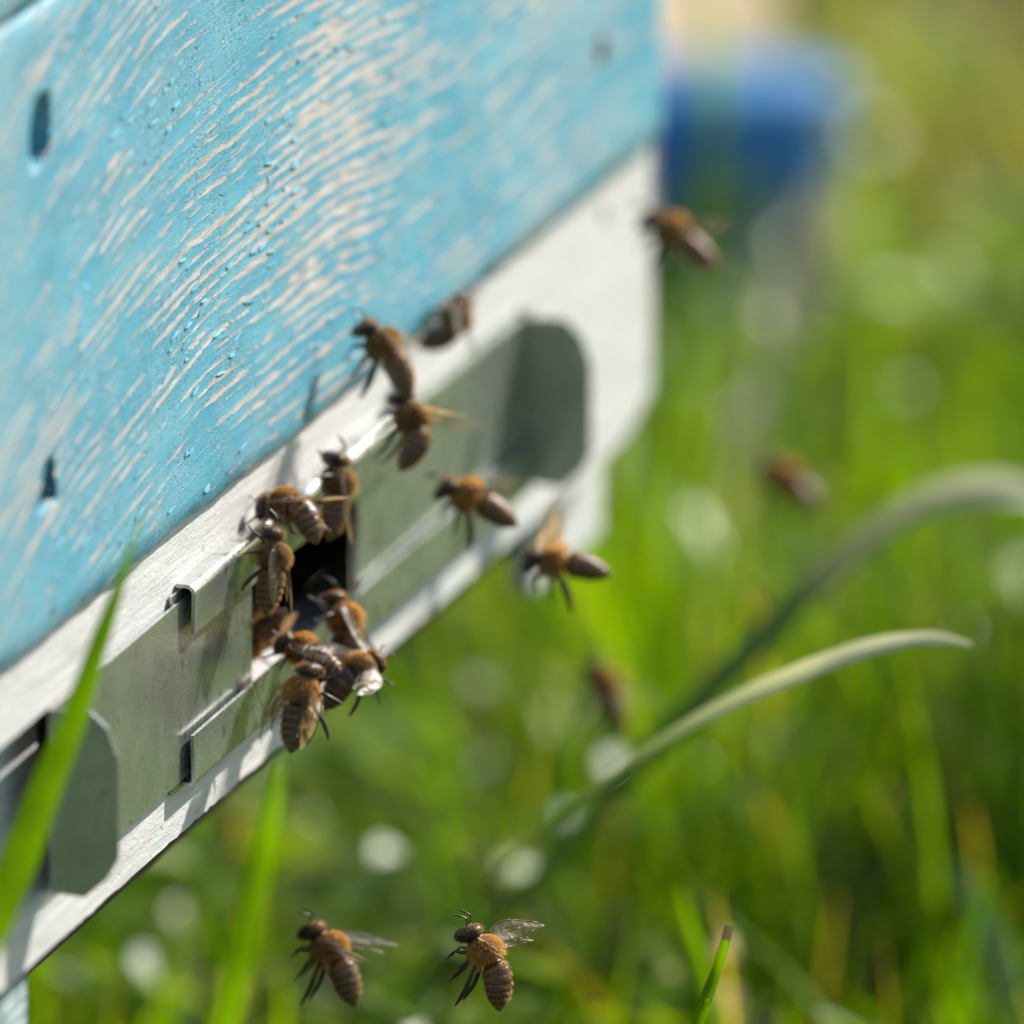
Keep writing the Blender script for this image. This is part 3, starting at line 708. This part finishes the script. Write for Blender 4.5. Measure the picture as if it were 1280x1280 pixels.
def bee_point(s, ang, flex, k=1.0):
    ry, rz, zc = lerp_profile(PROF, s); c, a = body_frame(s, flex)
    if s < -0.3:
        for q in SEGS:
            d = s-q
            if -0.35 < d < 0.05: ry *= 1-0.05*(1-abs(d+0.15)/0.2) if abs(d+0.15) < 0.2 else 1; rz *= 1-0.05*(1-abs(d+0.15)/0.2) if abs(d+0.15) < 0.2 else 1
    v = Vector((0, math.cos(ang)*ry*k, math.sin(ang)*rz*k+zc))
    return c+Matrix.Rotation(-a, 3, 'Y') @ v
def bee_col(s, ang):
    n = 0.85+0.3*mnoise.noise(Vector((s*3, math.cos(ang)*2, math.sin(ang)*2)))
    if s > 4.05: c = (0.030, 0.018, 0.012)
    elif s > 0.1: c = (0.055, 0.028, 0.014)
    else:
        dark = (0.026, 0.014, 0.009); amber = (0.26, 0.090, 0.025); pale = (0.48, 0.30, 0.14)
        seg = min((s-q for q in SEGS if s-q >= 0), default=0.2)
        back = max(0, min(1, (s+5.2)/4.0))
        u = max(0, 1-seg/0.42)
        low = 0.5-0.5*math.sin(ang)
        base = [d+(a-d)*(0.14+0.55*back*low) for d, a in zip(dark, amber)]
        c = [b+(p-b)*0.50*u for b, p in zip(base, pale)]
    return tuple(x*n for x in c)+(1,)
def make_body(flex):
    NS, NA = 118, 26; V = []; F = []; Cc = []
    ss = np.linspace(-6.9, 6.45, NS)
    for s in ss:
        for k in range(NA):
            a = 2*math.pi*k/NA; V.append(bee_point(s, a, flex)*mm); Cc.append(bee_col(s, a))
    for i in range(NS-1):
        for k in range(NA): F.append((i*NA+k, i*NA+(k+1) % NA, (i+1)*NA+(k+1) % NA, (i+1)*NA+k))
    F.append(tuple(range(NA))[::-1]); F.append(tuple((NS-1)*NA+k for k in range(NA)))
    me = bpy.data.meshes.new('body'); me.from_pydata(V, [], F); colour_attr(me, np.array(Cc))
    for p in me.polygons: p.use_smooth = True
    me.materials.append(M['body']); return me
def make_fur(flex, seed, gold=0.72, tone=1.0):
    r = random.Random(seed); V = []; F = []; Cc = []
    def hair(s, a, L, w, c, back):
        p = bee_point(s, a, flex)*mm; q = bee_point(s, a, flex, 1.35)*mm; nrm = (q-p).normalized()
        d = (nrm+Vector((back, r.uniform(-0.35, 0.35), r.uniform(-0.35, 0.35)))).normalized()
        sd_ = d.cross(Vector((r.uniform(-1, 1), r.uniform(-1, 1), r.uniform(-1, 1)))).normalized()*w*mm
        b = len(V); m_ = p+d*L*0.55*mm; e = p+(d+Vector((back*0.5, 0, -0.15))).normalized()*L*mm
        V.extend([p-sd_, p+sd_, m_+sd_*0.7, m_-sd_*0.7, e]); F.append((b, b+1, b+2, b+3)); F.append((b+3, b+2, b+4)); Cc.extend([c]*5)
    for i in range(5200):
        s = r.uniform(0.35, 3.95); a = r.uniform(0, 6.283); u = r.random()
        c = ((0.58+0.26*u)*tone, (0.37+0.18*u)*tone, (0.11+0.09*u)*tone, 1) if r.random() < gold else (0.10, 0.060, 0.03, 1)
        hair(s, a, r.uniform(0.5, 1.35), 0.020, c, -0.4)
    for i in range(1000):
        s = r.uniform(4.3, 6.2); a = r.uniform(0.3, 2.84) if r.random() < 0.55 else r.uniform(0, 6.28); u = r.random()
        hair(s, a, r.uniform(0.3, 0.7), 0.017, (0.22+0.24*u, 0.15+0.17*u, 0.08+0.09*u, 1), 0.1)
    for q in SEGS[:-1]:
        for i in range(230):
            a = r.uniform(0, 6.283); u = r.random()
            hair(q+r.uniform(0.0, 0.5), a, r.uniform(0.3, 0.65), 0.017, (0.46+0.2*u, 0.31+0.13*u, 0.15+0.08*u, 1), -1.6)
    for i in range(450):
        s = r.uniform(-1.3, -0.2); u = r.random(); hair(s, r.uniform(0, 6.283), r.uniform(0.35, 0.8), 0.018, (0.34+0.2*u, 0.22+0.13*u, 0.09, 1), -0.9)
    for i in range(900):
        s = r.uniform(-6.2, -1); hair(s, r.uniform(0, 6.283), r.uniform(0.15, 0.4), 0.014, (0.25, 0.16, 0.08, 1), -1.3)
    me = bpy.data.meshes.new('fur'); me.from_pydata(V, [], F); colour_attr(me, np.array(Cc)); me.materials.append(M['fur']); return me
LEGS = {'fly': [[(3.0, 0.9, -1.3), (3.4, 1.5, -2.4), (4.1, 1.4, -3.1), (3.9, 1.1, -4.3), (3.6, 1.0, -4.9)],
                [(2.0, 1.2, -1.6), (1.9, 2.0, -2.9), (1.4, 1.9, -4.2), (1.1, 1.6, -5.6), (0.9, 1.5, -6.3)],
                [(1.0, 1.1, -1.5), (0.3, 2.1, -2.5), (-1.2, 2.2, -4.6), (-1.9, 2.0, -6.2), (-2.3, 1.9, -7.2)]],
        'walk': [[(3.0, 0.9, -1.3), (3.9, 2.1, -1.0), (4.9, 2.9, -2.2), (5.6, 3.3, -2.9), (6.0, 3.4, -3.0)],
                 [(2.0, 1.2, -1.5), (2.1, 3.0, -0.8), (1.8, 4.1, -2.1), (1.5, 4.9, -2.9), (1.3, 5.3, -3.0)],
                 [(1.0, 1.1, -1.5), (-0.4, 2.7, -0.6), (-1.8, 3.5, -1.9), (-3.2, 3.9, -2.9), (-3.9, 4.0, -3.0)]]}
LRAD = [[0.25, 0.26, 0.17, 0.12, 0.06], [0.26, 0.28, 0.19, 0.13, 0.06], [0.28, 0.30, 0.36, 0.24, 0.08]]
def make_leg(j, side, rad):
    bm = bmesh.new(); pts = []; rr = []
    for i in range(len(j)-1):
        a, b = Vector(j[i]), Vector(j[i+1])
        for u in (0.0, 0.5): pts.append(a.lerp(b, u)); rr.append((rad[i]*(1-u)+rad[i+1]*u)*(1.12 if u else 0.92))
    pts.append(Vector(j[-1])); rr.append(rad[-1])
    add_tube(bm, [Vector((p.x, p.y*side, p.z))*mm for p in pts], [x*mm for x in rr], 7)
    bmesh.ops.recalc_face_normals(bm, faces=bm.faces)
    me = bpy.data.meshes.new('leg'); bm.to_mesh(me); bm.free(); me.materials.append(M['leg'])
    for p in me.polygons: p.use_smooth = True
    return me
def make_wing(side, length, width):
    """blade pointing along -X from its hinge, leading edge outwards; veins are raised tubes"""
    bm = bmesh.new(); N, K = 14, 5; R = []
    for i in range(N+1):
        u = i/N; wl = math.sin(math.pi*min(1, u*0.93+0.035)**0.62)**0.75*width; row = []
        for k in range(K+1):
            v = k/K; y = (0.18*width*math.sin(u*2.2)+0.05-wl*0.22+wl*v)*side
            row.append(bm.verts.new((-u*length*mm, y*mm, (0.25*math.sin(v*3.14)*0.6+0.10*math.sin(u*9+v*4)+0.02*(k % 2))*mm)))
        R.append(row)
    for A, B in zip(R, R[1:]):
        for k in range(K): bm.faces.new((A[k], A[k+1], B[k+1], B[k]))
    nf = len(bm.faces)
    lines = [[R[i][K].co.copy() for i in range(N)], [R[i][0].co.copy() for i in range(2, N-2)], [R[i][3].co.copy() for i in range(0, N-3)], [R[i][2].co.copy() for i in range(0, N-5)],
             [R[6][2].co.copy(), R[7][3].co.copy(), R[8][5].co.copy()], [R[8][0].co.copy(), R[9][2].co.copy(), R[10][3].co.copy()], [R[4][0].co.copy(), R[5][1].co.copy(), R[5][2].co.copy()]]
    for q, L in enumerate(lines): add_tube(bm, L, (0.085 if q == 0 else 0.045)*mm, 4)
    for i, f in enumerate(bm.faces): f.material_index = 0 if i < nf else 1
    me = bpy.data.meshes.new('wing'); bm.to_mesh(me); bm.free(); me.materials.append(M['wing']); me.materials.append(M['leg'])
    for p in me.polygons: p.use_smooth = True
    return me
def make_eye(side):
    bm = bmesh.new(); bmesh.ops.create_uvsphere(bm, u_segments=14, v_segments=10, radius=1)
    for v in bm.verts: v.co = Vector((5.15+v.co.x*0.62+v.co.z*-0.12, side*(1.42+v.co.y*0.50), -0.55+v.co.z*1.12))*mm
    me = bpy.data.meshes.new('eye'); bm.to_mesh(me); bm.free(); me.materials.append(M['eye'])
    for p in me.polygons: p.use_smooth = True
    return me
def make_antenna(side):
    bm = bmesh.new()
    add_tube(bm, [Vector(p)*mm for p in ((5.9, 0.35*side, -0.3), (6.5, 0.7*side, 0.35), (7.1, 1.0*side, 0.7), (7.7, 1.2*side, 0.3), (8.5, 1.45*side, -0.5))], [0.12*mm, 0.11*mm, 0.12*mm, 0.13*mm, 0.10*mm], 6)
    me = bpy.data.meshes.new('antenna'); bm.to_mesh(me); bm.free(); me.materials.append(M['leg']); return me
FLEX = {'hang': 0.55, 'straight': 0.12, 'curl': 0.95, 'slack': 0.32}
BODY = {k: make_body(v) for k, v in FLEX.items()}
FUR = {(k, q): make_fur(v, i*3+q, (0.80, 0.62, 0.72)[q], (1.08, 0.82, 0.98)[q]) for i, (k, v) in enumerate(FLEX.items()) for q in range(3)}
LEGM = {k: [[make_leg(j, s, LRAD[i]) for s in (1, -1)] for i, j in enumerate(v)] for k, v in LEGS.items()}
WING = {s: (make_wing(s, 9.2, 3.1), make_wing(s, 6.4, 2.3)) for s in (1, -1)}
EYE = {s: make_eye(s) for s in (1, -1)}; ANT = {s: make_antenna(s) for s in (1, -1)}
def cam_vec(r, u, t): return RT*r+UP*u-FW*t
BG = 'honey bees at the hive entrance'
def bee(label, px, py, d, head, dz, dorsal, flex='hang', legs='fly', wing=(0.9, 0.9), scale=1.0):
    """head: image direction (px, y down) tail to head; dz: how far the head points away from the camera; dorsal: right, up, towards the camera"""
    x = (RT*head[0]-UP*head[1]); x = x.normalized()*math.sqrt(max(0.05, 1-dz*dz))+FW*dz; x.normalize()
    z = cam_vec(*dorsal); z = (z-x*z.dot(x)).normalized(); y = z.cross(x)
    o = bpy.data.objects.new('honey_bee', None); COL.objects.link(o)
    R = Matrix((x, y, z)).transposed().to_4x4(); fl = FLEX[flex]
    mid = (bee_point(-6.7, 0, fl)+bee_point(6.2, 0, fl))*0.5; mid.y = 0
    o.matrix_world = Matrix.Translation(at(px, py, d)) @ R @ Matrix.Scale(scale*1.06, 4) @ Matrix.Translation(-mid*mm)
    tag(o, label, 'bee', BG)
    def ch(nm, me, parent=o):
        c = bpy.data.objects.new(nm, me); COL.objects.link(c); c.parent = parent; return c
    b = ch('body', BODY[flex]); ch('fur', FUR[flex, (int(px)+int(py)) % 3], b)
    for s in (1, -1):
        ch('eye', EYE[s], b); ch('antenna', ANT[s], b)
        for i in range(3): ch('leg', LEGM[legs][i][0 if s == 1 else 1])
        sw, el = wing                          # sweep out from the body, lift above the back
        for k, nm in enumerate(('forewing', 'hindwing')):
            w = ch(nm, WING[s][k])
            w.matrix_local = Matrix.Translation(Vector((2.4-0.9*k, s*1.35, 1.35-0.15*k))*mm) @ Matrix.Rotation(s*(-sw+0.12*k), 4, 'Z') @ Matrix.Rotation(el, 4, 'Y') @ Matrix.Rotation(-s*0.25, 4, 'X')
    return o
def wd(px, py, y):                             # distance of the plane y in front of the hive at a pixel
    return (on_wall(px, py, y)-CAM).dot(FW)
bee('sharp honey bee hovering in mid-air with glossy dark abdomen and dangling hind leg', 600, 1212, 2.300, (-50, -80), 0.0, (0.85, 0.45, 0.35), 'hang', 'fly', (1.25, 0.55), 1.0)
bee('hovering bee with one amber wing held out flat behind it, above the grass', 411, 1208, 2.342, (-55, -80), 0.05, (0.80, 0.50, 0.30), 'slack', 'fly', (0.75, 0.55), 1.03)
bee('bee flying past the lower edge of the blue board with legs hanging', 479, 452, 2.372, (-58, -76), 0.0, (0.75, 0.62, 0.10), 'slack', 'fly', (1.2, 0.2), 1.0)
bee('curled bee in flight before the white strip beside the blue board edge', 549, 403, 2.430, (20, -40), 0.55, (0.9, 0.2, 0.3), 'curl', 'fly', (0.2, 0.5), 0.9)
bee('bee hovering at the end of the upper metal rail', 496, 540, wd(496, 540, -0.012), (-22, -60), 0.25, (0.95, 0.2, 0.2), 'curl', 'fly', (0.5, 0.9), 0.98)
bee('bee climbing upright on the rail above the dark opening', 413, 620, wd(413, 620, -0.0075), (6, -70), 0.2, (0.95, 0.05, 0.05), 'straight', 'walk', (0.25, 0.12), 0.98)
bee('round furry bee crouched on the upper rail between two others', 360, 658, wd(360, 658, -0.0065), (-45, -8), 0.60, (0.6, 0.75, 0.5), 'curl', 'walk', (0.3, 0.1), 0.98)
bee('bee climbing up the near edge of the dark opening', 333, 712, wd(333, 712, -0.0065), (5, -70), 0.1, (0.92, 0.0, 0.30), 'straight', 'walk', (0.22, 0.1), 0.95)
bee('bee with bright orange fur on the lower rail at the opening', 411, 792, wd(411, 792, -0.0085), (-18, -50), 0.35, (0.9, 0.3, 0.2), 'curl', 'walk', (0.3, 0.12), 1.0)
bee('bee reaching into the opening over the lower rail with dark head', 388, 826, wd(388, 826, -0.0105), (-50, -28), 0.45, (0.35, 0.85, 0.30), 'straight', 'walk', (0.3, 0.1), 0.92)
bee('lowest bee of the cluster hanging under the lower rail with shining wings', 378, 885, wd(378, 885, -0.0115), (14, -60), 0.15, (-0.55, 0.15, 0.75), 'straight', 'walk', (0.18, 0.06), 1.0)
bee('outermost bee of the entrance cluster, curled beside the lowest one', 441, 857, wd(441, 857, -0.0165), (30, -18), 0.55, (0.55, 0.75, 0.1), 'curl', 'walk', (0.5, 0.3), 0.95)
bee('bee walking on the brown sill inside the dark opening', 322, 800, wd(322, 800, 0.004), (-30, 30), 0.3, (0.6, 0.7, 0.2), 'straight', 'walk', (0.2, 0.05), 0.9)
bee('bee flying level past the lower rail with pinkish shining wing', 596, 634, 2.388, (-83, -43), 0.0, (0.45, 0.85, 0.15), 'straight', 'fly', (0.45, 0.45), 0.98)
bee('bee flying level over the grass with a bundle of hanging legs', 708, 711, 2.390, (-87, -16), 0.0, (0.15, 0.95, 0.20), 'straight', 'fly', (1.5, 0.9), 0.96)
bee('blurred bee flying off the far end of the white strip', 848, 306, 2.490, (-85, -65), 0.0, (0.6, 0.75, 0.15), 'straight', 'fly', (0.4, 0.5), 1.05)
bee('very blurred brown bee over the grass beside the arching dark blade', 988, 611, 2.600, (-53, -48), 0.3, (0.6, 0.75, 0.2), 'straight', 'fly', (0.4, 0.5), 0.95)
bee('blurred bee with a round glint on its wing over the open grass', 757, 872, 2.555, (-23, -55), 0.35, (0.85, 0.5, 0.2), 'straight', 'fly', (0.5, 0.6), 0.95)
